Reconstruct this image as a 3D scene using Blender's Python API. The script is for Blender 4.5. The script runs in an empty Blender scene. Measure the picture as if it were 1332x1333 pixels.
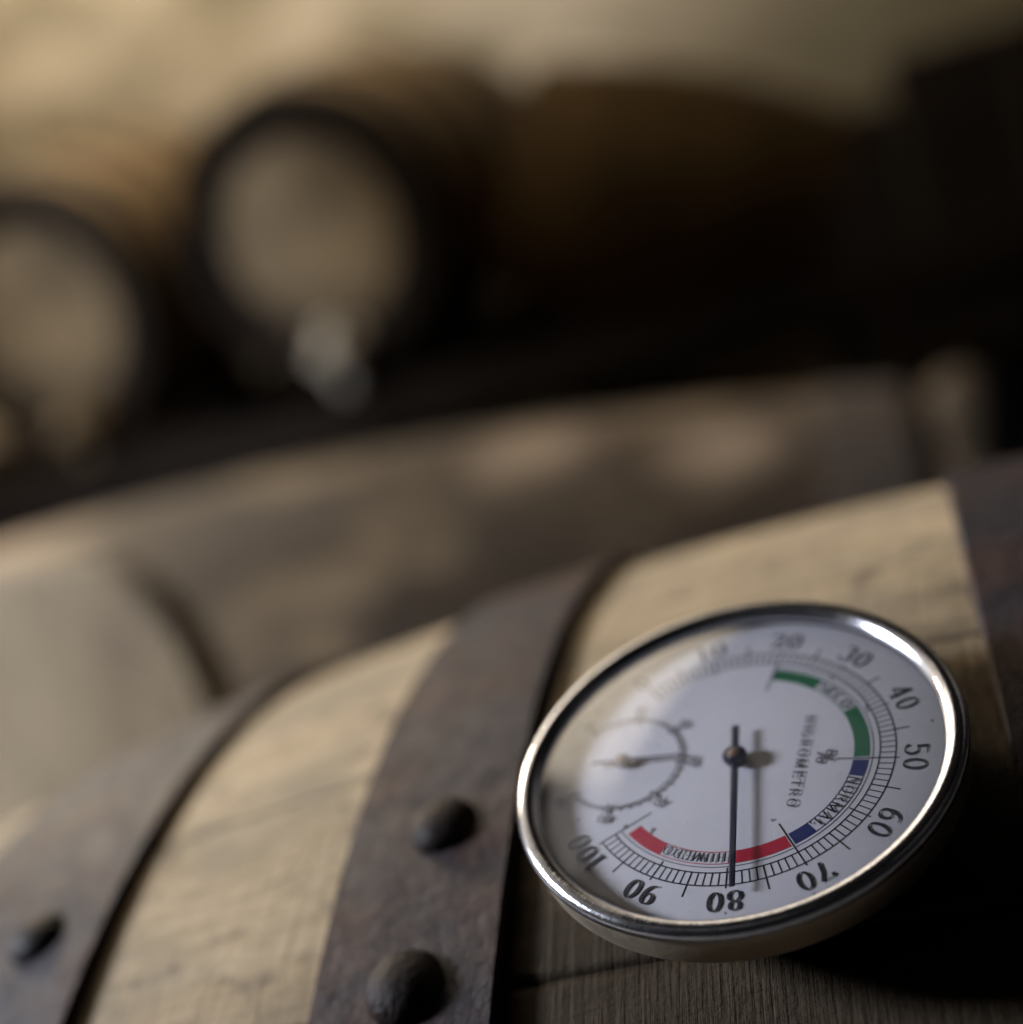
import bpy, bmesh, math, random
from mathutils import Vector, Matrix
random.seed(7)
SC = bpy.context.scene
COL = SC.collection
PI = math.pi
rad = math.radians

# ------------------------------------------------------------------ camera, world, lamps, exposure
R = 0.26                                    # belly radius of the near barrel (its axis is the world X axis)
cam = bpy.data.objects.new('camera', bpy.data.cameras.new('camera'))
COL.objects.link(cam)
SC.camera = cam
YAW, PITCH, ROLL = 0.27776, 0.01409, 0.23661
fw = Vector((-math.sin(YAW)*math.cos(PITCH), math.cos(YAW)*math.cos(PITCH), -math.sin(PITCH)))
rt = Vector((math.cos(YAW), math.sin(YAW), 0))
up = rt.cross(fw)
cr = rt*math.cos(ROLL) - up*math.sin(ROLL)
cu = rt*math.sin(ROLL) + up*math.cos(ROLL)
CAM = Vector((0.21379, -1.47832, 1.09420))*R
m = Matrix((cr, cu, -fw)).transposed().to_4x4()
m.translation = CAM
cam.matrix_world = m
cd = cam.data
cd.sensor_fit = 'HORIZONTAL'
cd.sensor_width = 36
cd.lens = 1940/1332*36
cd.clip_start, cd.clip_end = 0.01, 50
cd.dof.use_dof = True
cd.dof.focus_distance = 0.227
cd.dof.aperture_fstop = 5.2
cd.dof.aperture_blades = 0

w = bpy.data.worlds.new('World')
SC.world = w
w.use_nodes = True
bg = w.node_tree.nodes['Background']
bg.inputs[0].default_value = (0.9, 0.92, 1.0, 1)
bg.inputs[1].default_value = 0.007

def lamp(name, loc, target, size, power, color):
    d = bpy.data.lights.new(name, 'AREA')
    d.shape = 'DISK'
    d.size = size
    d.energy = power
    d.color = color
    o = bpy.data.objects.new(name, d)
    COL.objects.link(o)
    o.location = loc
    o.rotation_euler = (Vector(target)-Vector(loc)).to_track_quat('-Z', 'Y').to_euler()
    return o
def spot(name, loc, target, radius, power, color, cone, blend):
    d = bpy.data.lights.new(name, 'SPOT')
    d.shadow_soft_size = radius
    d.energy = power
    d.color = color
    d.spot_size = math.radians(cone)
    d.spot_blend = blend
    o = bpy.data.objects.new(name, d)
    COL.objects.link(o)
    o.location = loc
    o.rotation_euler = (Vector(target)-Vector(loc)).to_track_quat('-Z', 'Y').to_euler()
    return o
spot('window_light', (-2.72, -0.30, 1.30), (-0.05, -0.14, 0.23), 0.25, 1020, (0.80, 0.86, 1.0), 150, 1.0)
spot('cellar_lamp', (-2.6, 1.9, 2.0), (-0.1, 0.0, 0.25), 0.18, 400, (1.0, 0.84, 0.62), 54, 0.6)
lamp('ceiling_wash', (-1.95, 1.45, 1.95), (-1.75, 1.6, 2.6), 0.30, 172, (1.0, 0.94, 0.85))

SC.view_settings.view_transform = 'Standard'
SC.view_settings.look = 'None'
SC.view_settings.exposure = 0
SC.view_settings.gamma = 1
SC.render.engine = 'CYCLES'
SC.cycles.use_denoising = True
SC.cycles.max_bounces = 8
SC.cycles.transparent_max_bounces = 12
SC.cycles.caustics_reflective = False
SC.cycles.caustics_refractive = False
SC.cycles.sample_clamp_indirect = 4

# ------------------------------------------------------------------ helpers
def mesh(name, bm, mats=None, parent=None, smooth=True, label=None, kind=None):
    bm.normal_update()
    me = bpy.data.meshes.new(name)
    bm.to_mesh(me)
    bm.free()
    for p in me.polygons:
        p.use_smooth = smooth
    o = bpy.data.objects.new(name, me)
    COL.objects.link(o)
    if mats:
        for x in (mats if isinstance(mats, (list, tuple)) else [mats]):
            me.materials.append(x)
    if parent:
        o.parent = parent
    if label:
        o['label'] = label
    if kind:
        o['kind'] = kind
    return o

def sharp(o, deg=35):
    me = o.data
    me.polygons.foreach_set('use_smooth', [True]*len(me.polygons))
    try:
        me.set_sharp_from_angle(angle=rad(deg))
    except Exception:
        pass
    return o

def thing(name, label, cat, mat=None, group=None):
    o = bpy.data.objects.new(name, None)
    COL.objects.link(o)
    o.empty_display_size = 0.05
    if mat is not None:
        o.matrix_world = mat
    o['label'] = label
    o['category'] = cat
    if group:
        o['group'] = group
    return o

def lathe(bm, prof, segs=96, axis='Z', closed=False):
    """revolve (radius, height) points about the axis; closed joins the last point to the first"""
    rings = []
    for r, h in prof:
        if r < 1e-7:
            rings.append([bm.verts.new((0, 0, h) if axis == 'Z' else (h, 0, 0))])
        else:
            ring = []
            for i in range(segs):
                a = 2*PI*i/segs
                if axis == 'Z':
                    ring.append(bm.verts.new((r*math.cos(a), r*math.sin(a), h)))
                else:
                    ring.append(bm.verts.new((h, -r*math.sin(a), r*math.cos(a))))
            rings.append(ring)
    pairs = list(zip(rings[:-1], rings[1:]))
    if closed:
        pairs.append((rings[-1], rings[0]))
    for a, b in pairs:
        for i in range(segs):
            j = (i+1) % segs
            try:
                if len(a) == 1:
                    bm.faces.new((a[0], b[i], b[j]))
                elif len(b) == 1:
                    bm.faces.new((a[i], b[0], a[j]))
                else:
                    bm.faces.new((a[i], b[i], b[j], a[j]))
            except ValueError:
                pass
    bmesh.ops.recalc_face_normals(bm, faces=bm.faces[:])
    return bm

def box(bm, x0, x1, y0, y1, z0, z1, bev=0.0):
    g = bmesh.ops.create_cube(bm, size=1)
    vs = g['verts']
    for v in vs:
        v.co = Vector(((x0+x1)/2+v.co.x*(x1-x0), (y0+y1)/2+v.co.y*(y1-y0), (z0+z1)/2+v.co.z*(z1-z0)))
    if bev:
        es = list({e for v in vs for e in v.link_edges})
        bmesh.ops.bevel(bm, geom=es, offset=bev, segments=2, profile=0.5, affect='EDGES')
    return bm

# ------------------------------------------------------------------ materials
def new_mat(name):
    mt = bpy.data.materials.new(name)
    mt.use_nodes = True
    nt = mt.node_tree
    b = nt.nodes['Principled BSDF']
    return mt, nt, b

def N(nt, t, **kw):
    n = nt.nodes.new(t)
    for k, v in kw.items():
        if k.startswith('i_'):
            key = k[2:]
            key = int(key) if key.isdigit() else key.replace('_', ' ')
            n.inputs[key].default_value = v
        else:
            setattr(n, k, v)
    return n

def ramp(nt, src, stops):
    r = nt.nodes.new('ShaderNodeValToRGB')
    el = r.color_ramp.elements
    while len(el) < len(stops):
        el.new(0.5)
    for e, (p, c) in zip(el, stops):
        e.position = p
        e.color = (c if len(c) == 4 else (*c, 1)) if isinstance(c, (tuple, list)) else (c, c, c, 1)
    nt.links.new(src, r.inputs[0])
    return r.outputs[0]

def mix(nt, fac, a, b, mode='MIX'):
    n = nt.nodes.new('ShaderNodeMix')
    n.data_type = 'RGBA'
    n.blend_type = mode
    for sock, v in ((n.inputs[0], fac), (n.inputs[6], a), (n.inputs[7], b)):
        if hasattr(v, 'is_linked') or isinstance(v, bpy.types.NodeSocket):
            nt.links.new(v, sock)
        elif isinstance(v, (tuple, list)):
            sock.default_value = (*v, 1) if len(v) == 3 else v
        else:
            sock.default_value = v
    return n.outputs[2]

def noise(nt, vec, scale, detail=6, rough=0.6, sc=(1, 1, 1), loc=(0, 0, 0), dist=0.0):
    mp = N(nt, 'ShaderNodeMapping')
    mp.inputs['Scale'].default_value = sc
    mp.inputs['Location'].default_value = loc
    nt.links.new(vec, mp.inputs[0])
    n = N(nt, 'ShaderNodeTexNoise')
    n.inputs['Scale'].default_value = scale
    n.inputs['Detail'].default_value = detail
    n.inputs['Roughness'].default_value = rough
    n.inputs['Distortion'].default_value = dist
    nt.links.new(mp.outputs[0], n.inputs['Vector'])
    return n.outputs['Fac']

def bump(nt, b, hs, dist=0.001, strength=1.0):
    """hs: list of (socket, weight)"""
    acc = None
    for s, wt in hs:
        mu = N(nt, 'ShaderNodeMath', operation='MULTIPLY')
        nt.links.new(s, mu.inputs[0])
        mu.inputs[1].default_value = wt
        if acc is None:
            acc = mu.outputs[0]
        else:
            ad = N(nt, 'ShaderNodeMath', operation='ADD')
            nt.links.new(acc, ad.inputs[0])
            nt.links.new(mu.outputs[0], ad.inputs[1])
            acc = ad.outputs[0]
    bp = N(nt, 'ShaderNodeBump')
    bp.inputs['Strength'].default_value = strength
    bp.inputs['Distance'].default_value = dist
    nt.links.new(acc, bp.inputs['Height'])
    nt.links.new(bp.outputs[0], b.inputs['Normal'])

def wood(name, light, dark, blotch, grain_axis='X', rough=0.62, scale=1.0, spots=0.5, bdist=0.0008, saw=False, spec=0.35):
    mt, nt, b = new_mat(name)
    tc = N(nt, 'ShaderNodeTexCoord').outputs['Object']
    s = {'X': (1.2, 18, 18), 'Y': (18, 1.2, 18), 'Z': (18, 18, 1.2)}[grain_axis]
    g1 = noise(nt, tc, 6*scale, 8, 0.65, s, dist=0.4)
    g2 = noise(nt, tc, 22*scale, 6, 0.7, tuple(v*1.5 if v > 5 else v for v in s))
    c = ramp(nt, g1, [(0.30, dark), (0.52, tuple((x+y)/2 for x, y in zip(light, dark))), (0.68, light)])
    c = mix(nt, ramp(nt, g2, [(0.35, 0.75), (0.62, 0.0)]), c, tuple(x*0.72 for x in dark))
    big = noise(nt, tc, 9*scale, 5, 0.6, (0.7, 1, 1), (3, 1, 7))
    c = mix(nt, ramp(nt, big, [(0.50, 0.0), (0.68, 0.65)]), c, blotch)
    sp = noise(nt, tc, 55*scale, 5, 0.62, (0.6, 1, 1), (1, 9, 2))
    c = mix(nt, ramp(nt, sp, [(0.60, 0.0), (0.72, spots)]), c, tuple(x*0.45 for x in blotch))
    oi = N(nt, 'ShaderNodeObjectInfo').outputs['Random']
    hv = N(nt, 'ShaderNodeHueSaturation')
    hv.inputs['Saturation'].default_value = 1.0
    mr = N(nt, 'ShaderNodeMapRange')
    mr.inputs['To Min'].default_value = 0.88
    mr.inputs['To Max'].default_value = 1.12
    nt.links.new(oi, mr.inputs[0])
    nt.links.new(mr.outputs[0], hv.inputs['Value'])
    nt.links.new(c, hv.inputs['Color'])
    nt.links.new(hv.outputs[0], b.inputs['Base Color'])
    b.inputs['Roughness'].default_value = rough
    b.inputs['Specular IOR Level'].default_value = spec
    hs = [(g1, 0.6), (g2, 0.5), (sp, -0.5)]
    if saw:
        sw = noise(nt, tc, 30, 4, 0.7, (26, 1.0, 1.0), (5, 5, 5))
        fine = noise(nt, tc, 420, 4, 0.7)
        hs += [(sw, 0.7), (fine, 0.5)]
    bump(nt, b, hs, bdist)
    return mt

def mottled(mt, light, sc, lo, hi, amt, loc):
    """pale worn patches where the weathered skin of the wood is gone"""
    nt = mt.node_tree
    b = nt.nodes['Principled BSDF']
    src = b.inputs['Base Color'].links[0].from_socket
    tc = N(nt, 'ShaderNodeTexCoord').outputs['Object']
    nz = noise(nt, tc, sc, 4, 0.55, (0.7, 1, 1), loc)
    nt.links.new(mix(nt, ramp(nt, nz, [(lo, 0.0), (hi, amt)]), src, light), b.inputs['Base Color'])
M_OAK = wood('raw_oak', (0.42, 0.325, 0.205), (0.27, 0.20, 0.118), (0.15, 0.12, 0.08), 'X', 0.66, saw=True, bdist=0.0007, spots=0.85, spec=0.04)
mottled(M_OAK, (0.17, 0.14, 0.095), 30, 0.47, 0.62, 0.7, (2.5, 0.3, 6.1))
mottled(M_OAK, (0.15, 0.115, 0.072), 13, 0.52, 0.66, 0.6, (5.5, 2.3, 0.1))
mottled(M_OAK, (0.09, 0.07, 0.05), 110, 0.57, 0.68, 0.7, (0.2, 8.3, 1.1))
# the oak is coloured darker below the gauge and beside it
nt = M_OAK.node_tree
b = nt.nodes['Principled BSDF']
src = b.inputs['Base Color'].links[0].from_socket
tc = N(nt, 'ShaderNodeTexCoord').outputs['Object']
def blotch(center, r0, r1, seed):
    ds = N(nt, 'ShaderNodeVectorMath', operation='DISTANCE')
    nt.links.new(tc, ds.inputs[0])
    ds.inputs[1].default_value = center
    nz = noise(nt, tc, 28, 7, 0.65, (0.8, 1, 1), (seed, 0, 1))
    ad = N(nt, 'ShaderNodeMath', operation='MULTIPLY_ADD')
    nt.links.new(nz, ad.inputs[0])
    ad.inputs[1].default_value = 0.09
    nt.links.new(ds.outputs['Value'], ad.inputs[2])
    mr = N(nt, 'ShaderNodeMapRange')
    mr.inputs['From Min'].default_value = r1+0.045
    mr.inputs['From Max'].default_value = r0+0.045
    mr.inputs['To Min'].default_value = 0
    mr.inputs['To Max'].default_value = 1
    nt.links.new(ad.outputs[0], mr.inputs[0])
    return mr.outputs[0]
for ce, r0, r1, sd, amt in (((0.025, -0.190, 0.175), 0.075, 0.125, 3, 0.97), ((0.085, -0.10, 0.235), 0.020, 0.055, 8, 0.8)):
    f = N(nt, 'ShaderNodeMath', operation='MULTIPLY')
    nt.links.new(blotch(ce, r0, r1, sd), f.inputs[0])
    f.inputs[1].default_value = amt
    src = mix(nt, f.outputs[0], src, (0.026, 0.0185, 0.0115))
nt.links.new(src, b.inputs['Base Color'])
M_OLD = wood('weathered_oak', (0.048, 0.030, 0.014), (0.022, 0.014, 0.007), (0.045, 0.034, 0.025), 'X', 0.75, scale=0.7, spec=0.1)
mottled(M_OLD, (0.15, 0.105, 0.058), 9, 0.52, 0.66, 0.8, (2.0, 3.1, 0.4))
mottled(M_OLD, (0.018, 0.012, 0.007), 11, 0.50, 0.62, 0.75, (7.0, 1.1, 5.4))
M_CASK = wood('cask_oak', (0.21, 0.135, 0.05), (0.12, 0.076, 0.03), (0.07, 0.045, 0.025), 'Y', 0.6, scale=0.6)
M_HEAD = wood('head_oak', (0.30, 0.225, 0.13), (0.165, 0.125, 0.075), (0.08, 0.06, 0.037), 'Z', 0.75, scale=0.5, spec=0.12)
mottled(M_HEAD, (0.045, 0.036, 0.024), 7, 0.48, 0.66, 0.75, (3.3, 0.7, 9.2))
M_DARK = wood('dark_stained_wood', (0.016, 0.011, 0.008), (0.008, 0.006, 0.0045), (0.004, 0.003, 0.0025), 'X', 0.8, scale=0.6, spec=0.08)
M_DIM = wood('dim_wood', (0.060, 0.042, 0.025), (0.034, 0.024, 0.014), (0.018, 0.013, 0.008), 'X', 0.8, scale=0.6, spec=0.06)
M_BROWN = wood('brown_wood', (0.082, 0.048, 0.016), (0.042, 0.026, 0.010), (0.02, 0.013, 0.007), 'X', 0.8, scale=0.6, spec=0.06)
M_TAPWOOD = wood('boxwood', (0.84, 0.80, 0.70), (0.72, 0.66, 0.55), (0.5, 0.43, 0.33), 'Y', 0.5)

def iron(name, base, rust, rough=0.5, amt=0.6, spec=0.5, met=0.35):
    mt, nt, b = new_mat(name)
    tc = N(nt, 'ShaderNodeTexCoord').outputs['Object']
    n1 = noise(nt, tc, 45, 7, 0.65)
    n2 = noise(nt, tc, 160, 6, 0.7, loc=(4, 2, 1))
    n3 = noise(nt, tc, 650, 4, 0.7)
    c = mix(nt, ramp(nt, n1, [(0.42, 0.0), (0.66, amt)]), base, rust)
    c = mix(nt, ramp(nt, n2, [(0.52, 0.0), (0.70, 0.7)]), c, tuple(x*0.4 for x in base))
    nt.links.new(c, b.inputs['Base Color'])
    b.inputs['Metallic'].default_value = met
    b.inputs['Specular IOR Level'].default_value = spec
    rr = ramp(nt, n2, [(0.3, rough-0.10), (0.7, rough+0.12)])
    nt.links.new(rr, b.inputs['Roughness'])
    bump(nt, b, [(n1, 0.8), (n2, 0.5), (n3, 0.25)], 0.0012)
    return mt
M_HOOP = iron('hoop_iron', (0.0175, 0.0148, 0.0172), (0.036, 0.0185, 0.0130), 0.54, 0.9, 0.08, 0.03)
M_RIVET = iron('rivet_iron', (0.010, 0.0072, 0.006), (0.018, 0.009, 0.006), 0.48, 0.8, 0.06, 0.0)
M_BGHOOP = iron('dark_hoop', (0.020, 0.016, 0.013), (0.022, 0.015, 0.010), 0.75, 0.6, 0.1, 0.0)
M_OLDHOOP = iron('brown_hoop_iron', (0.032, 0.024, 0.018), (0.04, 0.024, 0.014), 0.7, 0.7, 0.2, 0.0)

def metal(name, col, rough, scratch=0.1, bd=0.00012):
    mt, nt, b = new_mat(name)
    tc = N(nt, 'ShaderNodeTexCoord').outputs['Object']
    n1 = noise(nt, tc, 260, 6, 0.7)
    n2 = noise(nt, tc, 1300, 4, 0.7)
    b.inputs['Metallic'].default_value = 1
    nt.links.new(mix(nt, ramp(nt, n1, [(0.45, 0.0), (0.7, 0.5)]), col, tuple(x*0.7 for x in col)), b.inputs['Base Color'])
    nt.links.new(ramp(nt, n1, [(0.3, rough), (0.75, rough+scratch)]), b.inputs['Roughness'])
    bump(nt, b, [(n1, 0.6), (n2, 0.4)], bd)
    return mt
M_CHROME = metal('chrome', (0.66, 0.67, 0.72), 0.11)
M_CASE = metal('case_steel', (0.52, 0.44, 0.34), 0.38, 0.15)
M_BACK, _nt, _b = new_mat('black_case_back')
_b.inputs['Base Color'].default_value = (0.02, 0.02, 0.02, 1)
_b.inputs['Roughness'].default_value = 0.5
M_SEAT = M_BACK

def paint(name, col, rough=0.5, spec=0.4, wear=0.0, weart=(0.8, 0.8, 0.8)):
    mt, nt, b = new_mat(name)
    tc = N(nt, 'ShaderNodeTexCoord').outputs['Object']
    n1 = noise(nt, tc, 420, 6, 0.7)
    c = mix(nt, ramp(nt, n1, [(0.60, 0.0), (0.72, wear)]), col, weart)
    nt.links.new(c, b.inputs['Base Color'])
    b.inputs['Roughness'].default_value = rough
    b.inputs['Specular IOR Level'].default_value = spec
    return mt
M_INK = paint('black_ink', (0.012, 0.012, 0.02), 0.6, 0.3, 0.25, (0.1, 0.1, 0.12))
M_GREY = paint('grey_ink', (0.11, 0.10, 0.115), 0.6, 0.3)
M_FAINT = paint('light_grey_ink', (0.24, 0.225, 0.24), 0.6, 0.3, 0.4, (0.4, 0.4, 0.4))  # lighter grey ink for the thermometer inset
M_GREEN = paint('green_ink', (0.008, 0.125, 0.055), 0.55, 0.3, 0.3, (0.05, 0.2, 0.12))
M_BLUE = paint('blue_ink', (0.006, 0.018, 0.115), 0.55, 0.3, 0.2, (0.1, 0.12, 0.25))
M_RED = paint('red_ink', (0.43, 0.014, 0.04), 0.55, 0.3, 0.3, (0.5, 0.1, 0.12))
M_NEEDLE = paint('needle_paint', (0.010, 0.012, 0.035), 0.35, 0.5, 0.35, (0.06, 0.07, 0.12))
M_BRASS = metal('pivot_brass', (0.33, 0.25, 0.20), 0.35)

M_DIAL, nt, b = new_mat('dial_enamel')
tc = N(nt, 'ShaderNodeTexCoord').outputs['Object']
n1 = noise(nt, tc, 60, 6, 0.65)
n2 = noise(nt, tc, 900, 3, 0.6)
n3 = noise(nt, tc, 330, 2, 0.5, loc=(2, 2, 2))
c = mix(nt, ramp(nt, n1, [(0.45, 0.0), (0.75, 0.5)]), (0.655, 0.64, 0.675), (0.56, 0.54, 0.555))
c = mix(nt, ramp(nt, n3, [(0.735, 0.0), (0.755, 0.85)]), c, (0.08, 0.07, 0.07))
nt.links.new(c, b.inputs['Base Color'])
b.inputs['Roughness'].default_value = 0.5
bump(nt, b, [(n1, 0.3), (n2, 0.3)], 0.00008)

# thin clear glass: straight transmission plus the mirror image of the room, stronger at grazing angles
M_GLASS = bpy.data.materials.new('cover_glass')
M_GLASS.use_nodes = True
nt = M_GLASS.node_tree
nt.nodes.remove(nt.nodes['Principled BSDF'])
out = nt.nodes['Material Output']
tr = N(nt, 'ShaderNodeBsdfTransparent')
tr.inputs[0].default_value = (0.97, 0.97, 0.98, 1)
gl = N(nt, 'ShaderNodeBsdfGlossy')
gl.inputs['Roughness'].default_value = 0.03
geo = N(nt, 'ShaderNodeNewGeometry')
dt = N(nt, 'ShaderNodeVectorMath', operation='DOT_PRODUCT')
nt.links.new(geo.outputs['Normal'], dt.inputs[0])
nt.links.new(geo.outputs['Incoming'], dt.inputs[1])
fr = None
for op, v in (('ABSOLUTE', None), ('SUBTRACT', 1.0), ('POWER', 3.2), ('MULTIPLY', 1.65), ('ADD', 0.07)):
    q = N(nt, 'ShaderNodeMath', operation=op, use_clamp=True)
    src = fr.outputs[0] if fr else dt.outputs['Value']
    if op == 'SUBTRACT':
        q.inputs[0].default_value = v
        nt.links.new(src, q.inputs[1])
    else:
        nt.links.new(src, q.inputs[0])
        if v is not None:
            q.inputs[1].default_value = v
    fr = q
ms = N(nt, 'ShaderNodeMixShader')
nt.links.new(fr.outputs[0], ms.inputs[0])
nt.links.new(tr.outputs[0], ms.inputs[1])
nt.links.new(gl.outputs[0], ms.inputs[2])
tcg = N(nt, 'ShaderNodeTexCoord').outputs['Object']
du = N(nt, 'ShaderNodeBsdfDiffuse')
du.inputs[0].default_value = (0.55, 0.53, 0.52, 1)
sm = noise(nt, tcg, 45, 6, 0.65)
sk = noise(nt, tcg, 1100, 2, 0.5)
dust = ramp(nt, sm, [(0.42, 0.004), (0.75, 0.07)])
dust = mix(nt, ramp(nt, sk, [(0.70, 0.0), (0.76, 0.35)]), dust, (0.5, 0.5, 0.5))
m2 = N(nt, 'ShaderNodeMixShader')
nt.links.new(dust, m2.inputs[0])
nt.links.new(ms.outputs[0], m2.inputs[1])
nt.links.new(du.outputs[0], m2.inputs[2])
nt.links.new(ramp(nt, sm, [(0.4, 0.02), (0.7, 0.10)]), gl.inputs['Roughness'])
nt.links.new(m2.outputs[0], out.inputs[0])

def plaster(name, c1, c2, c3, sc=1.0, bd=0.012):
    mt, nt, b = new_mat(name)
    tc = N(nt, 'ShaderNodeTexCoord').outputs['Object']
    n1 = noise(nt, tc, 1.6*sc, 6, 0.6)
    n2 = noise(nt, tc, 9*sc, 6, 0.65, loc=(2, 5, 1))
    c = ramp(nt, n1, [(0.35, c1), (0.62, c2)])
    c = mix(nt, ramp(nt, n2, [(0.5, 0.0), (0.75, 0.6)]), c, c3)
    nt.links.new(c, b.inputs['Base Color'])
    b.inputs['Roughness'].default_value = 0.9
    bump(nt, b, [(n1, 0.5), (n2, 0.5)], bd)
    return mt
M_WALL = plaster('ochre_plaster', (0.27, 0.22, 0.15), (0.34, 0.29, 0.215), (0.20, 0.165, 0.11))
M_CEIL = plaster('ceiling_plaster', (0.70, 0.63, 0.54), (0.78, 0.72, 0.63), (0.60, 0.53, 0.44))
mottled(M_WALL, (0.10, 0.083, 0.045), 3.0, 0.46, 0.60, 0.75, (1.0, 2.0, 3.4))
mottled(M_WALL, (0.42, 0.37, 0.30), 3.4, 0.54, 0.68, 0.6, (4.0, 2.0, 1.4))
def tint_patch(mt, col, ce, r0, r1, amt, sc=2.5, na=0.9):
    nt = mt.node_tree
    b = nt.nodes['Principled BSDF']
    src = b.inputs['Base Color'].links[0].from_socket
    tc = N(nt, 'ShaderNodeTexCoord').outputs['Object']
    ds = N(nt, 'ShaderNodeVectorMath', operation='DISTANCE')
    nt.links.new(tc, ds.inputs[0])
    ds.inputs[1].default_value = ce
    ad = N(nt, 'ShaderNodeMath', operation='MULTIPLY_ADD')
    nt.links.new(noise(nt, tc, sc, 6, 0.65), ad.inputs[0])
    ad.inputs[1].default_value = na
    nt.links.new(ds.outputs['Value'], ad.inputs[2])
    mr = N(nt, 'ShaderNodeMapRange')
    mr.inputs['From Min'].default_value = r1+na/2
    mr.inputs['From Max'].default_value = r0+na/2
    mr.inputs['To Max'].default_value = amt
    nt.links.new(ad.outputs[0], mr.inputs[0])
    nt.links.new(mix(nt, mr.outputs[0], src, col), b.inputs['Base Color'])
tint_patch(M_WALL, (0.085, 0.072, 0.040), (0.75, 3.3, 0.9), 0.7, 1.3, 0.8)  # light falloff painted in: wall colour darkens towards the right
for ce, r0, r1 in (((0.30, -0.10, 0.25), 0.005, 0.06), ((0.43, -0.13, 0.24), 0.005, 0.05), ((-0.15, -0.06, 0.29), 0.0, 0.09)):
    tint_patch(M_OLD, (0.23, 0.165, 0.105), ce, r0, r1, 0.8, 16, 0.06)  # pale patches at set spots on the weathered oak
M_FLOOR = plaster('earth_floor', (0.04, 0.034, 0.026), (0.06, 0.05, 0.038), (0.03, 0.026, 0.02), 2)
M_SACK = plaster('pale_stone', (0.125, 0.085, 0.04), (0.20, 0.145, 0.075), (0.04, 0.029, 0.015), 11, 0.008)
M_PLASTIC = paint('blue_plastic', (0.07, 0.085, 0.20), 0.45)

# ------------------------------------------------------------------ the room
def slab(name, x0, x1, y0, y1, z0, z1, mt):
    bm = bmesh.new()
    box(bm, x0, x1, y0, y1, z0, z1)
    return mesh(name, bm, mt, smooth=False, kind='structure')
ZF = -0.268
slab('floor', -3.4, 3.2, -2.2, 3.3, ZF-0.1, ZF, M_FLOOR)
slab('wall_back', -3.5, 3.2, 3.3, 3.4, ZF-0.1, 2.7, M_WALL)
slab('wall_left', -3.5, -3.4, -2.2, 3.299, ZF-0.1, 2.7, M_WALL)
slab('ceiling', -3.399, 3.2, -2.2, 3.299, 2.6, 2.7, M_CEIL)

# an unseen square column added to keep the key light off the right wall
slab('key_blocker', -1.86, -1.44, 0.52, 0.94, ZF, 2.598, M_WALL)
# an unseen dark beam added to cut off the lit ceiling in the glass
bm = bmesh.new()
box(bm, -0.11, 0.11, -1.9, 1.9, 2.34, 2.595, 0.01)
bm.transform(Matrix.Translation((-0.55, 0.75, 0)) @ Matrix.Rotation(rad(-27), 4, 'Z'))
mesh('wash_blocker', bm, M_DARK, smooth=False, kind='structure')
bm = bmesh.new()
box(bm, 0.112, 3.4, -2.2, 1.5, 2.50, 2.597)
bm.transform(Matrix.Translation((-0.55, 0.75, 0)) @ Matrix.Rotation(rad(-27), 4, 'Z'))
mesh('bounce_blocker', bm, M_DARK, smooth=False, kind='structure')  # unseen dark panel added to cut ceiling bounce and glare on the dial

# ------------------------------------------------------------------ coopered barrels (axis along local X)
def stave_bm(prof, x0, x1, a0, a1, nx, na, thick, groove, proud):
    """one stave: bent board between angles a0..a1, edges eased so that a joint shows between neighbours"""
    bm = bmesh.new()
    gap = groove
    us = [0.0, 0.03] + [i/na for i in range(1, na)] + [0.97, 1.0]
    top, bot = [], []
    for i in range(nx+1):
        x = x0+(x1-x0)*i/nx
        r = prof(x)+proud
        tr, brw = [], []
        for k, u in enumerate(us):
            g = gap/r
            a = a0+g/2+(a1-a0-g)*u
            rr = r-(0.0003 if k in (0, len(us)-1) else 0)
            tr.append(bm.verts.new((x, -rr*math.sin(a), rr*math.cos(a))))
            if k in (0, len(us)-1):
                ri = r-thick
                brw.append(bm.verts.new((x, -ri*math.sin(a), ri*math.cos(a))))
        top.append(tr)
        bot.append(brw)
    for i in range(nx):
        for k in range(len(us)-1):
            bm.faces.new((top[i][k], top[i+1][k], top[i+1][k+1], top[i][k+1]))
        bm.faces.new((bot[i][0], bot[i][1], bot[i+1][1], bot[i+1][0]))
        bm.faces.new((top[i][0], bot[i][0], bot[i+1][0], top[i+1][0]))
        bm.faces.new((top[i][-1], top[i+1][-1], bot[i+1][1], bot[i][1]))
    for i in (0, nx):
        f = [top[i][k] for k in range(len(us))]+[bot[i][1], bot[i][0]]
        bm.faces.new(f)
    bmesh.ops.recalc_face_normals(bm, faces=bm.faces[:])
    return bm

def hoop_bm(prof, xa, xb, t, segs=160, wob=0.0):
    n = 5
    P = []
    for i in range(n+1):
        x = xa+(xb-xa)*i/n
        e = 0.0006 if i in (0, n) else 0.0
        P.append((prof(x)+t-e, x))
    e = 0.0007
    P = [(prof(xa)+t-0.0012, xa)] + [(prof(xa+e)+t, xa+e)] + P[1:-1] + [(prof(xb-e)+t, xb-e), (prof(xb)+t-0.0012, xb)]
    P += [(prof(xb)-0.0003, xb), (prof(xa)-0.0003, xa)]
    bm = bmesh.new()
    lathe(bm, P, segs, 'X', closed=True)
    return bm

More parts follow.
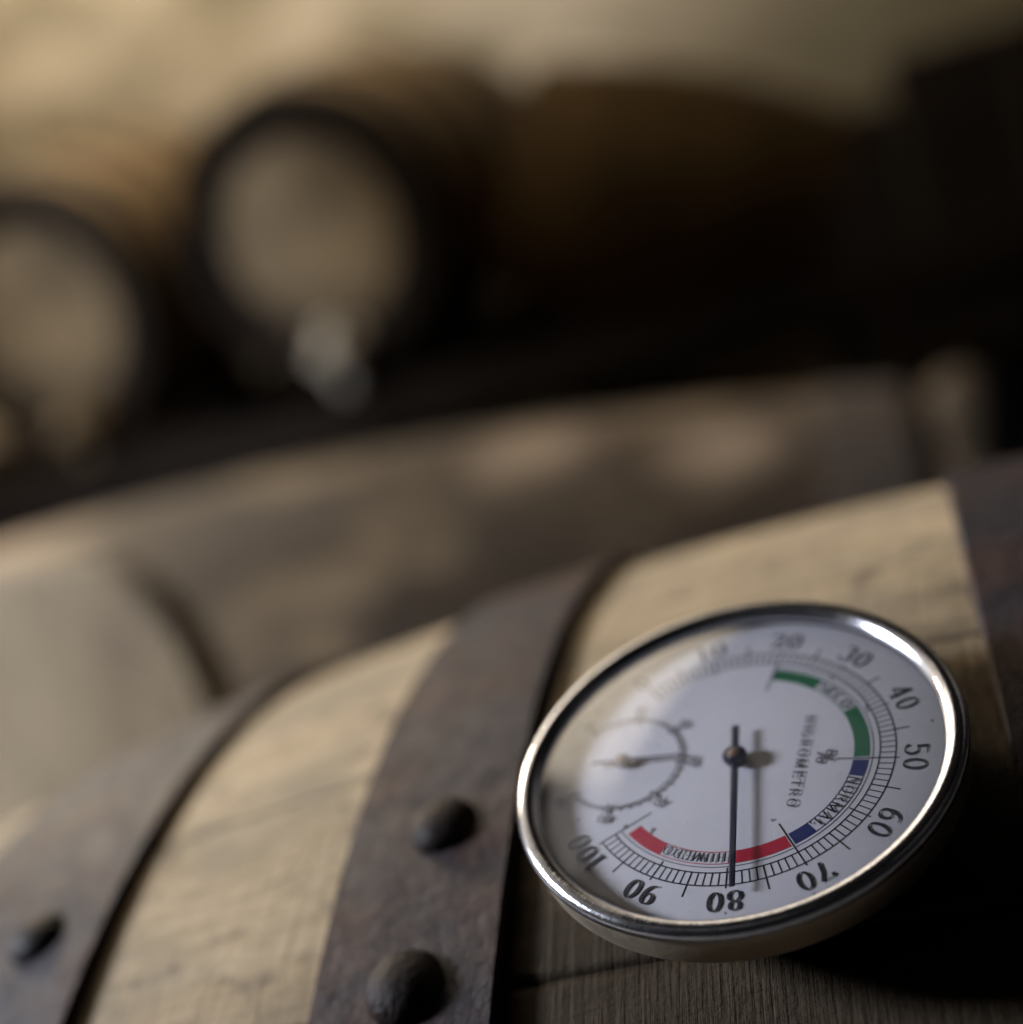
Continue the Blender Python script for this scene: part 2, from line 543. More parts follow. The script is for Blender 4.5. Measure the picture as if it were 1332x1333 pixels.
def build_barrel(root, prof, x0, x1, nst, hoops, m_wood, m_hoop, m_head, nx=36, na=5, thick=0.022, segs=160, head_in=0.03, seed=1):
    rnd = random.Random(seed)
    ws = [rnd.uniform(0.8, 1.25) for _ in range(nst)]
    tot = sum(ws)
    a = rnd.uniform(0, 0.2)
    for wd in ws:
        a1 = a+wd/tot*2*PI
        mesh('stave', stave_bm(prof, x0, x1, a, a1, nx, na, thick, 0.00015, rnd.uniform(-0.00025, 0.00025)), m_wood, root)
        a = a1
    hs = []
    for xa, xb in hoops:
        hs.append(mesh('hoop', hoop_bm(prof, xa, xb, 0.0032, segs), m_hoop, root))
        sharp(hs[-1], 50)
    for s, xe in ((-1, x0), (1, x1)):
        xh = xe-s*head_in
        rh = prof(xh)-thick+0.001
        nb = 6
        for k in range(nb):                     # head boards
            ya, yb = -rh+2*rh*k/nb+0.0006, -rh+2*rh*(k+1)/nb-0.0006
            bm = bmesh.new()
            ps = []
            for i in range(7):
                y = ya+(yb-ya)*i/6
                ps.append((y, math.sqrt(max(rh*rh-y*y, 1e-8))))
            loop = ps+[(y, -z) for y, z in reversed(ps)]
            va = [bm.verts.new((xh, y, z)) for y, z in loop]
            vb = [bm.verts.new((xh-s*0.016, y, z)) for y, z in loop]
            bm.faces.new(va)
            bm.faces.new(list(reversed(vb)))
            for i in range(len(va)):
                j = (i+1) % len(va)
                bm.faces.new((va[i], vb[i], vb[j], va[j]))
            bmesh.ops.remove_doubles(bm, verts=bm.verts[:], dist=1e-6)
            bmesh.ops.recalc_face_normals(bm, faces=bm.faces[:])
            mesh('head_board', bm, m_head, root, smooth=False)
    return hs

# --- the near barrel
PR = lambda x: R*(1-0.12445*(x/R-0.1956)**2)
barrel = thing('wine_barrel', 'pale raw oak barrel with riveted iron hoops, a round hygrometer lying on it', 'barrel')
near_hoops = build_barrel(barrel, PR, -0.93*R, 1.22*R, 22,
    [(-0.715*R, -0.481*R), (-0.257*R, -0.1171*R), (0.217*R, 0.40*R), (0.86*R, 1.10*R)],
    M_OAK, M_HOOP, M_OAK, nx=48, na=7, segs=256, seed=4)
def rivet(hoop, x, deg, r, hgt):
    a = rad(deg)
    n = Vector((0, -math.sin(a), math.cos(a)))
    p = Vector((x, 0, 0))+n*(PR(x)+0.0031)
    t = Vector((0, math.cos(a), math.sin(a)))
    mt = Matrix((Vector((1, 0, 0)), t, n)).transposed().to_4x4()
    mt.translation = p
    bm = bmesh.new()
    prof = [(0, hgt)]+[(r*math.sin(q*PI/2/8), hgt*math.cos(q*PI/2/8)) for q in range(1, 8)]+[(r*1.02, hgt*0.08), (r*1.0, -0.001)]
    lathe(bm, prof, 32)
    rn = random.Random(int(deg*10))
    for v in bm.verts:
        v.co.x *= 1.0+rn.uniform(-0.035, 0.035)
        v.co.y *= 1.0+rn.uniform(-0.035, 0.035)
    bm.transform(mt)
    return mesh('rivet', bm, M_RIVET, hoop)
rivet(near_hoops[1], -0.174*R, 28.9, 0.0066, 0.0039)
rivet(near_hoops[1], -0.183*R, 36.7, 0.0072, 0.0043)
rivet(near_hoops[0], -0.552*R, 28.2, 0.0066, 0.0039)
rivet(near_hoops[0], -0.600*R, 36.5, 0.0066, 0.0039)

# ------------------------------------------------------------------ the hygrometer
TD, XD, RD = 0.54861, 0.053727*R, 0.144763*R
HN = 0.060227*R
n_ = Vector((0, -math.sin(TD), math.cos(TD)))
t_ = Vector((0, math.cos(TD), math.sin(TD)))
ROT = rad(12.2)
upd = Vector((1, 0, 0))*math.cos(ROT)-t_*math.sin(ROT)          # the dial's own "up"
rgt = upd.cross(n_)
dm = Matrix((rgt, upd, n_)).transposed().to_4x4()
dm.translation = Vector((XD, 0, 0))+n_*(PR(XD)-0.0002)
hyg = thing('hygrometer', 'round chrome rimmed hygrometer with white dial lying on the pale barrel between two hoops', 'hygrometer', dm)
Z0 = PR(XD)*0+R*(1+0.060227)-(PR(XD)-0.0002)                       # rim top plane above the base
mm = 0.001
rim_prof = [(0.893*RD, Z0-1.75*mm), (0.900*RD, Z0-1.25*mm), (0.912*RD, Z0-0.6*mm), (0.930*RD, Z0-0.1*mm), (0.948*RD, Z0+0.12*mm), (0.966*RD, Z0+0.08*mm),
            (0.982*RD, Z0-0.2*mm), (0.994*RD, Z0-0.7*mm), (1.0*RD, Z0-1.3*mm), (0.998*RD, Z0-1.9*mm), (0.988*RD, Z0-2.25*mm), (0.970*RD, Z0-2.3*mm), (0.90*RD, Z0-2.3*mm)]
bm = bmesh.new()
lathe(bm, rim_prof, 192, closed=True)
mesh('rim', bm, M_CHROME, hyg)
bm = bmesh.new()
lathe(bm, [(0.90*RD, Z0-2.32*mm), (0.978*RD, Z0-2.32*mm), (0.981*RD, Z0-2.6*mm), (0.978*RD, Z0-7.2*mm), (0.966*RD, Z0-7.9*mm), (0.93*RD, Z0-8.1*mm), (0.0, Z0-8.1*mm)], 192)
sharp(mesh('case', bm, M_CASE, hyg), 40)
bm = bmesh.new()
lathe(bm, [(0.90*RD, Z0-8.12*mm), (0.885*RD, Z0-10.5*mm), (0.80*RD, Z0-12.6*mm), (0.60*RD, Z0-13.0*mm), (0.58*RD, 0.0), (0.0, 0.0)], 96)
sharp(mesh('case_back', bm, M_BACK, hyg), 40)
ZD = Z0-3.12*mm                                                     # face of the dial
bm = bmesh.new()
lathe(bm, [(0, ZD), (0.3*RD, ZD), (0.6*RD, ZD), (0.905*RD, ZD)], 128)
dial = mesh('dial', bm, M_DIAL, hyg)
bm = bmesh.new()
gp = []
for i in range(15):
    r = 0.903*RD*i/14
    gp.append((r, Z0-1.45*mm+2.5*mm*(1-(r/(0.903*RD))**2)))
lathe(bm, gp, 128)
for f in bm.faces:
    f.normal_update()
if sum(f.normal.z for f in bm.faces) < 0:
    bmesh.ops.reverse_faces(bm, faces=bm.faces[:])
mesh('cover_glass', bm, M_GLASS, hyg)

LZ = [0.0]
def layer():
    LZ[0] += 0.000003
    return ZD+0.00002+LZ[0]
def polar(r, phi):
    """dial polar: phi in degrees clockwise from the dial's up"""
    a = rad(phi)
    return Vector((r*RD*math.sin(a), r*RD*math.cos(a)))
def arc_band(bm, r0, r1, p0, p1, z, n=None):
    n = n or max(2, int(abs(p1-p0)/2))
    pr = None
    for i in range(n+1):
        p = p0+(p1-p0)*i/n
        a, b_ = polar(r0, p), polar(r1, p)
        cur = (bm.verts.new((a.x, a.y, z)), bm.verts.new((b_.x, b_.y, z)))
        if pr:
            f = bm.faces.new((pr[0], pr[1], cur[1], cur[0]))
        pr = cur
def radial(bm, r0, r1, phi, wd, z):
    d = polar(1, phi).normalized()
    s = Vector((d.y, -d.x))*wd*RD/2
    a, b_ = polar(r0, phi), polar(r1, phi)
    vs = [bm.verts.new((p.x, p.y, z)) for p in (a-s, b_-s, b_+s, a+s)]
    bm.faces.new(vs)
def flat(name, bm, mt, parent):
    for f in bm.faces:
        f.normal_update()
        if f.normal.z < 0:
            f.normal_flip()
    return mesh(name, bm, mt, parent, smooth=False)
VAL = lambda v: (v-50)*2.755

# scale: two circles with a mark for every unit, longer marks every five and ten
bm = bmesh.new()
z = layer()
arc_band(bm, 0.620, 0.627, VAL(0), VAL(100), z, 150)
arc_band(bm, 0.686, 0.693, VAL(0), VAL(100), z, 150)
z = layer()
for v in range(0, 101):
    if v % 10 == 0:
        radial(bm, 0.44 if v in (50, 70, 20, 100) else 0.600, 0.706, VAL(v), 0.0075, z)
    elif v % 5 == 0:
        radial(bm, 0.620, 0.752, VAL(v), 0.0075, z)
    else:
        radial(bm, 0.622, 0.690, VAL(v), 0.0062, z)
flat('scale_ring', bm, M_INK, dial)
bm = bmesh.new()
z = layer()
arc_band(bm, 0.592, 0.5965, VAL(20), VAL(100), z, 120)
flat('scale_ring', bm, M_GREY, dial)

BI, BO = 0.513, 0.580
for nm, mt, spans, gap in (('dry_band', M_GREEN, ((-82, -57.5), (-33, -0.9)), (-57.5, -33)),
                           ('normal_band', M_BLUE, ((0.9, 10.5), (44, 54.2)), (10.5, 44)),
                           ('humid_band', M_RED, ((56.0, 82.5), (114, 134)), (82.5, 114))):
    bm = bmesh.new()
    z = layer()
    for p0, p1 in spans:
        arc_band(bm, BI, BO, p0, p1, z)
    arc_band(bm, BI, BI+0.004, gap[0], gap[1], z)
    arc_band(bm, BO-0.004, BO, gap[0], gap[1], z)
    flat(nm, bm, mt, dial)

# lettering drawn as contrast strokes: thick stems, thin hairlines, slab serifs
def ell(cx, cy, a, b_, t0=0, t1=360, n=28):
    return [(cx+a*math.cos(rad(t0+(t1-t0)*i/n)), cy+b_*math.sin(rad(t0+(t1-t0)*i/n))) for i in range(n+1)]
G = {   # glyph: (width, strokes); a stroke is a list of points, cap height 1
 '0': (0.60, [ell(0.30, 0.5, 0.22, 0.46)]),
 '1': (0.46, [[(0.25, 0.98), (0.25, 0.0)], [(0.05, 0.80), (0.24, 0.96)], [(0.06, 0.03), (0.44, 0.03)]]),
 '2': (0.60, [ell(0.29, 0.71, 0.21, 0.26, 170, -35, 16)+[(0.07, 0.06)], [(0.06, 0.07), (0.54, 0.07)], [(0.54, 0.05), (0.55, 0.24)]]),
 '3': (0.58, [ell(0.27, 0.74, 0.19, 0.23, 160, -90, 18), ell(0.26, 0.27, 0.23, 0.25, 90, -160, 18)]),
 '4': (0.62, [[(0.42, 0.98), (0.42, 0.0)], [(0.42, 0.96), (0.04, 0.30)], [(0.03, 0.28), (0.60, 0.28)], [(0.26, 0.02), (0.58, 0.02)]]),
 '5': (0.58, [ell(0.26, 0.30, 0.24, 0.28, 120, -160, 20), [(0.12, 0.50), (0.12, 0.97)], [(0.11, 0.93), (0.50, 0.93)]]),
 '6': (0.60, [ell(0.30, 0.29, 0.21, 0.27), ell(0.44, 0.42, 0.35, 0.54, 195, 80, 14)]),
 '7': (0.58, [[(0.06, 0.92), (0.54, 0.92)], [(0.54, 0.92), (0.34, 0.52), (0.24, 0.0)], [(0.06, 0.94), (0.06, 0.74)]]),
 '8': (0.60, [ell(0.30, 0.74, 0.18, 0.22), ell(0.30, 0.26, 0.22, 0.25)]),
 '9': (0.60, [ell(0.30, 0.71, 0.21, 0.27), ell(0.16, 0.58, 0.35, 0.54, 15, -100, 14)]),
 'H': (0.74, [[(0.15, 0), (0.15, 1)], [(0.59, 0), (0.59, 1)], [(0.15, 0.5), (0.59, 0.5)], [(0.03, 0.02), (0.27, 0.02)], [(0.03, 0.98), (0.27, 0.98)], [(0.47, 0.02), (0.71, 0.02)], [(0.47, 0.98), (0.71, 0.98)]]),
 'I': (0.38, [[(0.19, 0), (0.19, 1)], [(0.05, 0.02), (0.33, 0.02)], [(0.05, 0.98), (0.33, 0.98)]]),
 'G': (0.74, [ell(0.38, 0.5, 0.29, 0.48, 45, 330, 24), [(0.62, 0.05), (0.62, 0.42)], [(0.46, 0.42), (0.72, 0.42)]]),
 'R': (0.74, [[(0.15, 0), (0.15, 1)], [(0.15, 0.98)]+ell(0.38, 0.74, 0.19, 0.24, 90, -90, 12)+[(0.15, 0.50)], [(0.38, 0.50), (0.64, 0.03)], [(0.03, 0.02), (0.27, 0.02)], [(0.03, 0.98), (0.2, 0.98)], [(0.58, 0.02), (0.73, 0.02)]]),
 'O': (0.74, [ell(0.37, 0.5, 0.29, 0.48)]),
 'M': (0.90, [[(0.13, 0), (0.13, 1)], [(0.77, 0), (0.77, 1)], [(0.13, 0.97), (0.45, 0.05)], [(0.45, 0.05), (0.77, 0.97)], [(0.02, 0.02), (0.26, 0.02)], [(0.64, 0.02), (0.90, 0.02)]]),
 'E': (0.64, [[(0.15, 0), (0.15, 1)], [(0.03, 0.98), (0.57, 0.98)], [(0.15, 0.5), (0.44, 0.5)], [(0.03, 0.02), (0.59, 0.02)], [(0.57, 0.99), (0.57, 0.8)], [(0.59, 0.01), (0.59, 0.22)]]),
 'T': (0.66, [[(0.33, 0), (0.33, 1)], [(0.03, 0.98), (0.63, 0.98)], [(0.04, 0.99), (0.04, 0.78)], [(0.62, 0.99), (0.62, 0.78)], [(0.2, 0.02), (0.46, 0.02)]]),
 'S': (0.60, [ell(0.29, 0.74, 0.20, 0.24, 30, 270, 14)+ell(0.29, 0.26, 0.22, 0.24, 90, -150, 14)]),
 'C': (0.70, [ell(0.38, 0.5, 0.29, 0.48, 45, 315, 24)]),
 'N': (0.78, [[(0.14, 0), (0.14, 1)], [(0.64, 0), (0.64, 1)], [(0.14, 0.97), (0.64, 0.03)], [(0.03, 0.02), (0.26, 0.02)], [(0.52, 0.98), (0.76, 0.98)]]),
 'A': (0.74, [[(0.12, 0.02), (0.37, 1.0)], [(0.37, 1.0), (0.62, 0.02)], [(0.2, 0.34), (0.54, 0.34)], [(0.02, 0.02), (0.22, 0.02)], [(0.5, 0.02), (0.74, 0.02)]]),
 'L': (0.62, [[(0.15, 0), (0.15, 1)], [(0.03, 0.98), (0.27, 0.98)], [(0.03, 0.02), (0.57, 0.02)], [(0.57, 0.01), (0.57, 0.26)]]),
 'U': (0.74, [[(0.15, 0.98), (0.15, 0.3)]+ell(0.37, 0.28, 0.22, 0.26, 180, 360, 14)+[(0.59, 0.98)], [(0.03, 0.98), (0.27, 0.98)], [(0.49, 0.98), (0.70, 0.98)]]),
 'D': (0.76, [[(0.15, 0), (0.15, 1)], [(0.03, 0.98), (0.3, 0.98)]+ell(0.33, 0.5, 0.30, 0.48, 90, -90, 16)+[(0.03, 0.02)]]),
 '%': (0.95, [ell(0.22, 0.76, 0.16, 0.2), ell(0.72, 0.24, 0.16, 0.2), [(0.2, 0.0), (0.75, 1.0)]]),
}
def glyph(bm, ch, thick, thin, place, z, serif=True):
    """place maps glyph (x, y) to dial (x, y); strokes get their width from their direction"""
    for k, st in enumerate(G[ch][1]):
        if not serif and k and len(st) == 2 and st[0][1] == st[1][1] and abs(st[0][0]-st[1][0]) < 0.29 and ch not in 'G' and not 0.1 < st[0][1] < 0.9:
            continue
        zz = z+k*0.000002
        pr = None
        n = len(st)
        closed = n > 3 and abs(st[0][0]-st[-1][0])+abs(st[0][1]-st[-1][1]) < 1e-4
        for i, (x, y) in enumerate(st):
            if closed and i in (0, n-1):
                a, c_ = st[-2], st[1]
            else:
                a, c_ = st[max(i-1, 0)], st[min(i+1, n-1)]
            d = Vector((c_[0]-a[0], c_[1]-a[1]))
            if d.length < 1e-6:
                continue
            d.normalize()
            wd = thin+(thick-thin)*abs(d.y)**1.6
            q = Vector((-d.y, d.x))*wd/2
            p0, p1 = place(x+q.x, y+q.y), place(x-q.x, y-q.y)
            cur = (bm.verts.new((p0.x, p0.y, zz)), bm.verts.new((p1.x, p1.y, zz)))
            if pr:
                bm.faces.new((pr[0], pr[1], cur[1], cur[0]))
            pr = cur
def word_arc(name, txt, r_base, h, phi_mid, span, mt, thick, thin, parent):
    """letters on a circle, tops outward, spread over span degrees"""
    ws = [G[c_][0] for c_ in txt]
    tot = sum(ws)
    bm = bmesh.new()
    z = layer()
    acc = 0
    for c_, wd in zip(txt, ws):
        pm = phi_mid-span/2+span*(acc+wd/2)/tot
        sx = (span/tot)*PI/180*(r_base+h/2)*RD              # metres per glyph unit along the arc
        o, u = polar(r_base, pm), polar(1, pm).normalized()
        rr = Vector((u.y, -u.x))
        glyph(bm, c_, thick, thin, lambda x, y: o+rr*((x-wd/2)*sx*(0.86 if len(txt) > 3 else 0.80))+u*(y*h*RD), z, len(txt) < 4)
        acc += wd
    LZ[0] += 0.00001
    return flat(name, bm, mt, parent)
def word_line(name, txt, x0, x1, y, h, mt, thick, thin, parent):
    ws = [G[c_][0] for c_ in txt]
    tot = sum(ws)
    bm = bmesh.new()
    z = layer()
    acc = 0
    for c_, wd in zip(txt, ws):
        sx = (x1-x0)/tot*RD
        ox = x0*RD+acc*sx
        glyph(bm, c_, thick, thin, lambda gx, gy: Vector((ox+gx*sx*0.80, y*RD+gy*h*RD)), z, False)
        acc += wd
    LZ[0] += 0.00001
    return flat(name, bm, mt, parent)

for v in range(0, 101, 10):
    t = str(v)
    word_arc('numeral', t, 0.724, 0.102, VAL(v)+(0 if v else 0), {1: 5.6, 2: 12.2, 3: 16.5}[len(t)], M_INK, 0.145, 0.045, dial)
word_arc('lettering', 'SECO', 0.522, 0.049, -45.3, 23, M_INK, 0.14, 0.055, dial)
word_arc('lettering', 'NORMAL', 0.522, 0.049, 27.3, 32.5, M_INK, 0.14, 0.055, dial)
word_arc('lettering', 'HUMEDO', 0.522, 0.049, 98.2, 31.0, M_INK, 0.14, 0.05, dial)
word_line('lettering', 'HIGROMETRO', -0.262, 0.285, 0.268, 0.042, M_INK, 0.14, 0.06, dial)
word_line('lettering', '%', -0.05, 0.05, 0.355, 0.07, M_GREY, 0.16, 0.08, dial)

# thermometer inset opposite the 50 mark
TC = Vector((0, -0.535*RD))
bm = bmesh.new()
z = layer()
def tpol(r, p):
    a = rad(p)
    return TC+Vector((r*RD*math.sin(a), r*RD*math.cos(a)))
pr = None
for i in range(91):
    p = -135+270*i/90
    a, b_ = tpol(0.263, p), tpol(0.276, p)
    cur = (bm.verts.new((a.x, a.y, z)), bm.verts.new((b_.x, b_.y, z)))
    if pr:
        bm.faces.new((pr[0], pr[1], cur[1], cur[0]))
    pr = cur
z = layer()
for i in range(31):
    p = -135+9*i
    big = i % 5 == 0
    d = (tpol(1, p)-TC).normalized()
    s = Vector((d.y, -d.x))*RD*(0.0055 if not big else 0.010)
    a, b_ = tpol(0.25 if big else 0.265, p), tpol(0.305 if big else 0.288, p)
    bm.faces.new([bm.verts.new((q.x, q.y, z)) for q in (a-s, b_-s, b_+s, a+s)])
flat('thermometer_scale', bm, M_FAINT, dial)
for k, t in enumerate(('20', '0', '10', '20', '30', '40', '50')):      # small degree figures outside the inset scale
    bm = bmesh.new()
    z = layer()
    p = -135+45*k
    c0 = tpol(0.335, p)
    x = -sum(G[c_][0] for c_ in t)/2
    u = (tpol(1, p)-TC).normalized()
    rr = Vector((u.y, -u.x))
    for c_ in t:
        glyph(bm, c_, 0.24, 0.10, lambda gx, gy: c0+rr*((x+gx)*0.05*RD)+u*((gy-0.5)*0.046*RD), z)
        x += G[c_][0]
    LZ[0] += 0.00001
    flat('numeral', bm, M_FAINT, dial)

def needle(name, phi, tip, tail, w0, w1, zc, th, centre, mt, hub_r, hub_h):
    """a tapered blade with a counterweight tail, its shaft down to the dial and a domed hub"""
    d = Vector((math.sin(rad(phi)), math.cos(rad(phi))))
    s = Vector((d.y, -d.x))
    bm = bmesh.new()
    pts = [(-tail, w0*1.05), (-tail*0.3, w0), (0, w0), (tip*0.55, (w0+w1)/2), (tip, w1)]
    ringA = []
    for l, wd in pts:
        c_ = centre+d*l*RD
        ringA.append([bm.verts.new((*(c_+s*e*wd*RD/2), zc+dz)) for e, dz in ((-1, 0), (-0.55, th), (0.55, th), (1, 0), (0.55, -th*0.5), (-0.55, -th*0.5))])
    for a, b_ in zip(ringA[:-1], ringA[1:]):
        for i in range(6):
            j = (i+1) % 6
            bm.faces.new((a[i], b_[i], b_[j], a[j]))
    bm.faces.new(ringA[0])
    bm.faces.new(ringA[-1])
    bmesh.ops.recalc_face_normals(bm, faces=bm.faces[:])
    nd = mesh(name, bm, mt, hyg, smooth=False)
    bm = bmesh.new()
    lathe(bm, [(0, zc+hub_h), (hub_r*0.55, zc+hub_h), (hub_r*0.6, zc+hub_h-0.0001), (hub_r*0.62, zc+hub_h*0.7), (hub_r*0.95, zc+hub_h*0.6), (hub_r, zc+hub_h*0.3), (hub_r, zc-0.0003), (hub_r*0.45, zc-0.0004), (hub_r*0.45, ZD), (hub_r*0.8, ZD+0.0001)], 32)
    bm.transform(Matrix.Translation((centre.x, centre.y, 0)))
    hb = sharp(mesh('hub', bm, mt, nd), 30)
    bm = bmesh.new()
    lathe(bm, [(0, zc+hub_h+0.00012), (hub_r*0.35, zc+hub_h+0.0001), (hub_r*0.5, zc+hub_h+0.00001)], 24)
    bm.transform(Matrix.Translation((centre.x, centre.y, 0)))
    mesh('pin', bm, M_BRASS, nd)
needle('pointer', 79.8, 0.73, 0.185, 0.036, 0.025, Z0-1.80*mm, 0.00012, Vector((0, 0)), M_NEEDLE, 0.00205, 0.0007)
needle('thermometer_pointer', -6.5, 0.30, 0.145, 0.020, 0.011, Z0-2.35*mm, 0.0001, TC, M_GREY, 0.0014, 0.0004)

# ------------------------------------------------------------------ the neighbour barrel behind
RM = 0.305
PM = lambda x: RM*(1-0.215*(x/0.6)**2)
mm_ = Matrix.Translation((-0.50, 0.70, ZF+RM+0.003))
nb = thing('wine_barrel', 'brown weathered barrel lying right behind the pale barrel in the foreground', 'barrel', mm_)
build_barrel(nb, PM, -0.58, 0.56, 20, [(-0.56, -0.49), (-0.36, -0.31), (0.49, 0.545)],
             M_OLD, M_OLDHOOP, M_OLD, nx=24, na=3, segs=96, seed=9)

# ------------------------------------------------------------------ stone slab at the barrel's end
bm = bmesh.new()
W_, T_, H_ = 0.27, 0.022, 0.572
out_ = [(-W_/2, 0.0), (W_/2, 0.0)]+[(W_/2-0.085+0.085*math.cos(rad(q)), H_-0.085+0.085*math.sin(rad(q))) for q in range(0, 91, 10)]+[(-W_/2+0.02, H_+0.012), (-W_/2, H_-0.01)]
va = [bm.verts.new((x, -T_/2, z)) for x, z in out_]
vb = [bm.verts.new((x, T_/2, z)) for x, z in out_]
bm.faces.new(va)
bm.faces.new(list(reversed(vb)))
for q in range(len(va)):
    q2 = (q+1) % len(va)
    bm.faces.new((va[q], vb[q], vb[q2], va[q2]))
bmesh.ops.recalc_face_normals(bm, faces=bm.faces[:])
bmesh.ops.bevel(bm, geom=[e for e in bm.edges if abs(e.verts[0].co.y-e.verts[1].co.y) < 1e-6], offset=0.009, segments=3, profile=0.5, affect='EDGES')
post = thing('stone_slab', 'pale stone slab with a rounded corner standing behind the left end of the pale barrel', 'stone slab',
             Matrix.Translation((-0.395, 0.262, ZF)) @ Matrix.Rotation(rad(-18), 4, 'Z'))
sharp(mesh('block', bm, M_SACK, post), 40)

# ------------------------------------------------------------------ casks on the rack by the wall
def cask(name, label, loc, axis, rh, rc, rbelly, length, mw, mhoop, mhead, tap=None, group=None, mtap=None):
    """cask whose front head sits at loc; axis points from the front head to the rear"""
    ax = Vector(axis).normalized()
    xx = ax.cross(Vector((0, 0, 1))).normalized()
    zz = xx.cross(ax)
    mt = Matrix((xx, ax, zz)).transposed().to_4x4()
    mt.translation = Vector(loc)
    t = thing(name, label, 'cask', mt, group)
    def pf(y):
        u = (y-length/2)/(length/2)
        return rbelly-(rbelly-rc)*abs(u)**2
    def turned(prof, nm, m_, par, cl=False, segs=56):
        bm = bmesh.new()
        lathe(bm, prof, segs, 'Z', closed=cl)
        bm.transform(Matrix.Rotation(-PI/2, 4, 'X'))        # z -> y
        return sharp(mesh(nm, bm, m_, par), 40)
    P = [(pf(0)-0.03, 0.001)]+[(pf(length*i/16), length*i/16) for i in range(17)]+[(pf(length)-0.03, length), (pf(length)-0.03, length-0.04)]
    P = [(pf(0.05)-0.03, 0.05)]+P
    turned(P, 'body', mw, t)
    for a, b_ in ((0.0, 0.055), (0.10, 0.145), (length*0.36, length*0.36+0.04), (length*0.62, length*0.62+0.04), (length-0.15, length-0.105), (length-0.055, length)):
        turned([(pf(a)+0.003, a), (pf(b_)+0.003, b_), (pf(b_)-0.0005, b_), (pf(a)-0.0005, a)], 'hoop', mhoop, t, True)
    for yh, s in ((0.03, 1), (length-0.03, -1)):
        r = pf(yh)-0.031
        hd = turned([(0, yh+s*0.012), (r, yh+s*0.012), (r, yh+s*0.02), (0, yh+s*0.02)], 'head', mhead, t)
        for k in range(5):                      # its boards
            xa, xb = -r+2*r*k/5+0.0012, -r+2*r*(k+1)/5-0.0012
            ps = [(x, math.sqrt(max(r*r-x*x, 1e-8))) for x in [xa+(xb-xa)*q/5 for q in range(6)]]
            loop = ps+[(x, -z) for x, z in reversed(ps)]
            bm = bmesh.new()
            va = [bm.verts.new((x, yh, z)) for x, z in loop]
            vb = [bm.verts.new((x, yh+s*0.0115, z)) for x, z in loop]
            bm.faces.new(va)
            bm.faces.new(list(reversed(vb)))
            for q in range(len(va)):
                q2 = (q+1) % len(va)
                bm.faces.new((va[q], vb[q], vb[q2], va[q2]))
            bmesh.ops.remove_doubles(bm, verts=bm.verts[:], dist=1e-6)
            bmesh.ops.recalc_face_normals(bm, faces=bm.faces[:])
            mesh('head_board', bm, mhead, hd, smooth=False)
    # wooden bevel ring between chime and head
    turned([(rh, 0.026), (pf(0.03)-0.031, 0.012), (pf(0)-0.031, -0.002), (pf(0)+0.002, -0.002), (pf(0)+0.002, 0.0005), (pf(0.03)-0.031, 0.0299), (rh, 0.0299)], 'chime', M_DARK, t, True)
    if tap:
        tx, tz = tap
        bm = bmesh.new()
        lathe(bm, [(0, 0.05), (0.020, 0.05), (0.024, 0.03), (0.022, -0.02), (0.028, -0.03), (0.028, -0.10), (0.022, -0.12), (0, -0.122)], 24)
        bm.transform(Matrix.Rotation(-PI/2, 4, 'X'))
        bm.transform(Matrix.Translation((tx, 0.0, tz)))
        tp = mesh('tap', bm, mtap or M_TAPWOOD, t)
        bm = bmesh.new()
        lathe(bm, [(0, 0.055), (0.018, 0.05), (0.016, 0.03), (0.020, 0.0), (0.020, -0.055), (0.015, -0.075), (0, -0.075)], 20)
        bm.transform(Matrix.Translation((tx, -0.07, tz)))
        mesh('spout', bm, mtap or M_TAPWOOD, tp)
    return t
AX = (0.16, 0.93, 0.26)
cask('wine_cask', 'pale headed cask with a pale wooden tap, right one of the two on the rack', (-0.950, 2.2, 0.831), AX, 0.180, 0.262, 0.300, 0.72, M_CASK, M_BGHOOP, M_HEAD, (0.02, -0.212), 'casks with pale heads on the rack')
cask('wine_cask', 'pale headed cask cut by the left edge of the photo', (-1.540, 2.2, 0.825), AX, 0.182, 0.262, 0.300, 0.72, M_CASK, M_BGHOOP, M_HEAD, (0.06, -0.21), 'casks with pale heads on the rack', M_HEAD)
cask('wine_cask', 'brown cask lying sideways beside the pale headed cask with the tap', (-0.555, 2.36, 0.845), (0.90, 0.16, -0.40), 0.18, 0.215, 0.245, 0.56, M_BROWN, M_BROWN, M_BROWN)

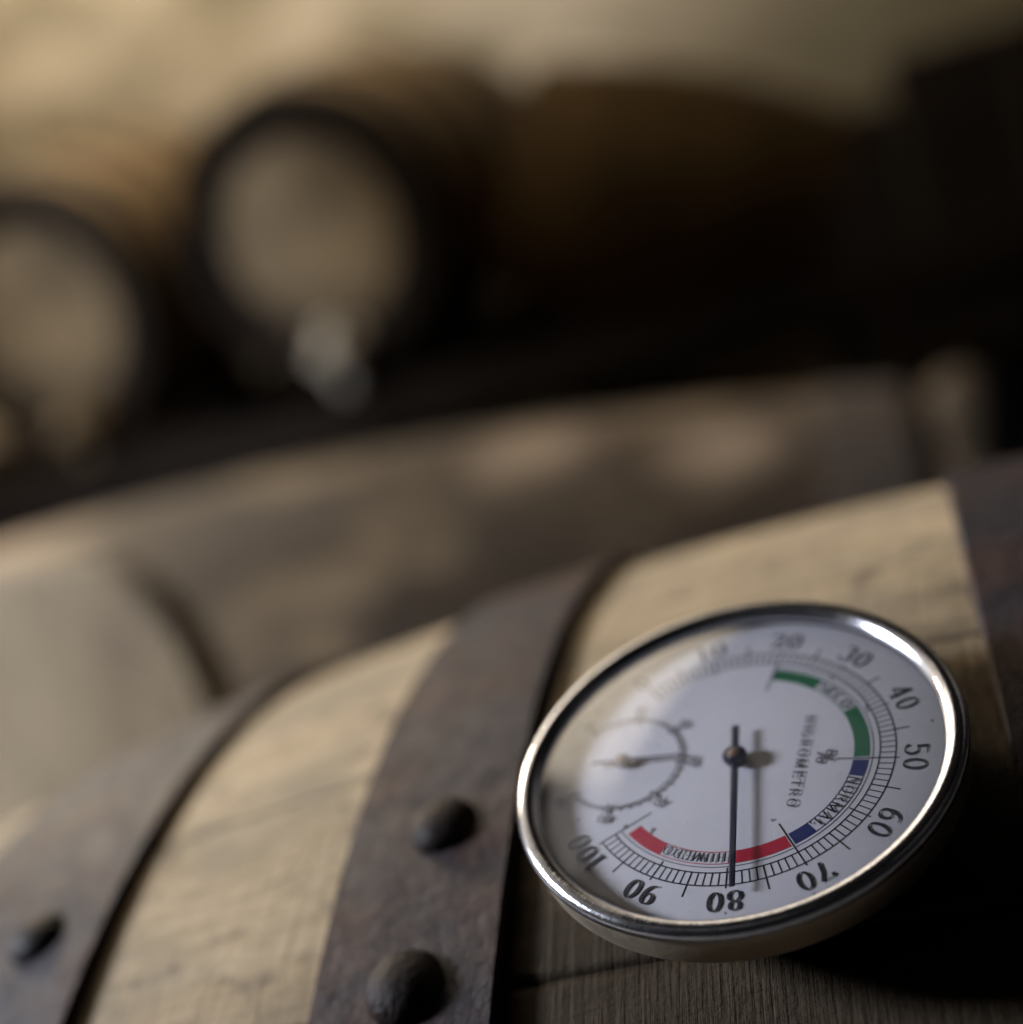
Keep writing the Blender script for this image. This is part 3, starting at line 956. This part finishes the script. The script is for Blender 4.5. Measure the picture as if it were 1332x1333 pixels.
# the rack: posts, rails, shelf of dark wood; dark back boards added for the shade behind
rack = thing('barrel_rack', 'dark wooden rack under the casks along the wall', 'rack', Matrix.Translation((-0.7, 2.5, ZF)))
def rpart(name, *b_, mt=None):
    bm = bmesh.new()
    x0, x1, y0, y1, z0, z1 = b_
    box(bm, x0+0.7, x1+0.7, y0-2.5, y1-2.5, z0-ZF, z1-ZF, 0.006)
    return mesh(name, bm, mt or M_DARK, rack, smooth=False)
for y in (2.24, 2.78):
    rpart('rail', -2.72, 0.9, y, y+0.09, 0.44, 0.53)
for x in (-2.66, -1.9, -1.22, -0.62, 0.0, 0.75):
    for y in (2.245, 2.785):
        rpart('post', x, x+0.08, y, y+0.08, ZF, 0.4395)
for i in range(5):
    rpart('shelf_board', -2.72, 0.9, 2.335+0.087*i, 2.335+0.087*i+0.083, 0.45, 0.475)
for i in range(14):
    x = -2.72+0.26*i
    rpart('shade_board', x, x+0.256, 2.985, 3.01, ZF, (1.0 if 0.1 < x < 0.5 else 0.915+0.015*math.sin(5*i)) if x > -0.25 else (0.80 if x > -0.8 else 0.72), mt=M_DIM if i in (8, 9) else None)
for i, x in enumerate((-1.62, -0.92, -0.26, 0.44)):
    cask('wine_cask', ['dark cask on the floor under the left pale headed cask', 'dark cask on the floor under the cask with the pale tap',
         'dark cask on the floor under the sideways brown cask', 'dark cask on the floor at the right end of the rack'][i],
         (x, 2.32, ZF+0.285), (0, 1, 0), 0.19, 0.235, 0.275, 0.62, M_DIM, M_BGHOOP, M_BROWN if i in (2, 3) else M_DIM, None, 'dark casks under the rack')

# small things between the barrels
jug = thing('plastic_drum', 'dark blue plastic drum standing behind the right end of the brown barrel', 'drum', Matrix.Translation((0.36, 1.05, ZF)))
bm = bmesh.new()
lathe(bm, [(0, 0), (0.12, 0), (0.13, 0.012), (0.13, 0.18), (0.135, 0.19), (0.13, 0.2), (0.13, 0.36), (0.135, 0.37), (0.13, 0.38), (0.128, 0.54), (0.115, 0.56), (0, 0.562)], 40)
sharp(mesh('body', bm, M_PLASTIC, jug), 40)
bm = bmesh.new()
lathe(bm, [(0, 0.60), (0.045, 0.60), (0.048, 0.595), (0.048, 0.5625)], 24)
sharp(mesh('cap', bm, M_PLASTIC, jug), 40)

stake = thing('wooden_stake', 'round topped wooden stake standing behind the right end of the brown barrel', 'stake', Matrix.Translation((0.09, 0.98, ZF)))
bm = bmesh.new()
lathe(bm, [(0, 0), (0.026, 0), (0.027, 0.45), (0.025, 0.49), (0, 0.49)], 20)
sharp(mesh('shaft', bm, M_DIM, stake), 40)
bm = bmesh.new()
lathe(bm, [(0, 0.4905), (0.03, 0.4905), (0.036, 0.505), (0.037, 0.53), (0.030, 0.552), (0.015, 0.563), (0, 0.566)], 24)
sharp(mesh('knob', bm, M_DIM, stake), 40)
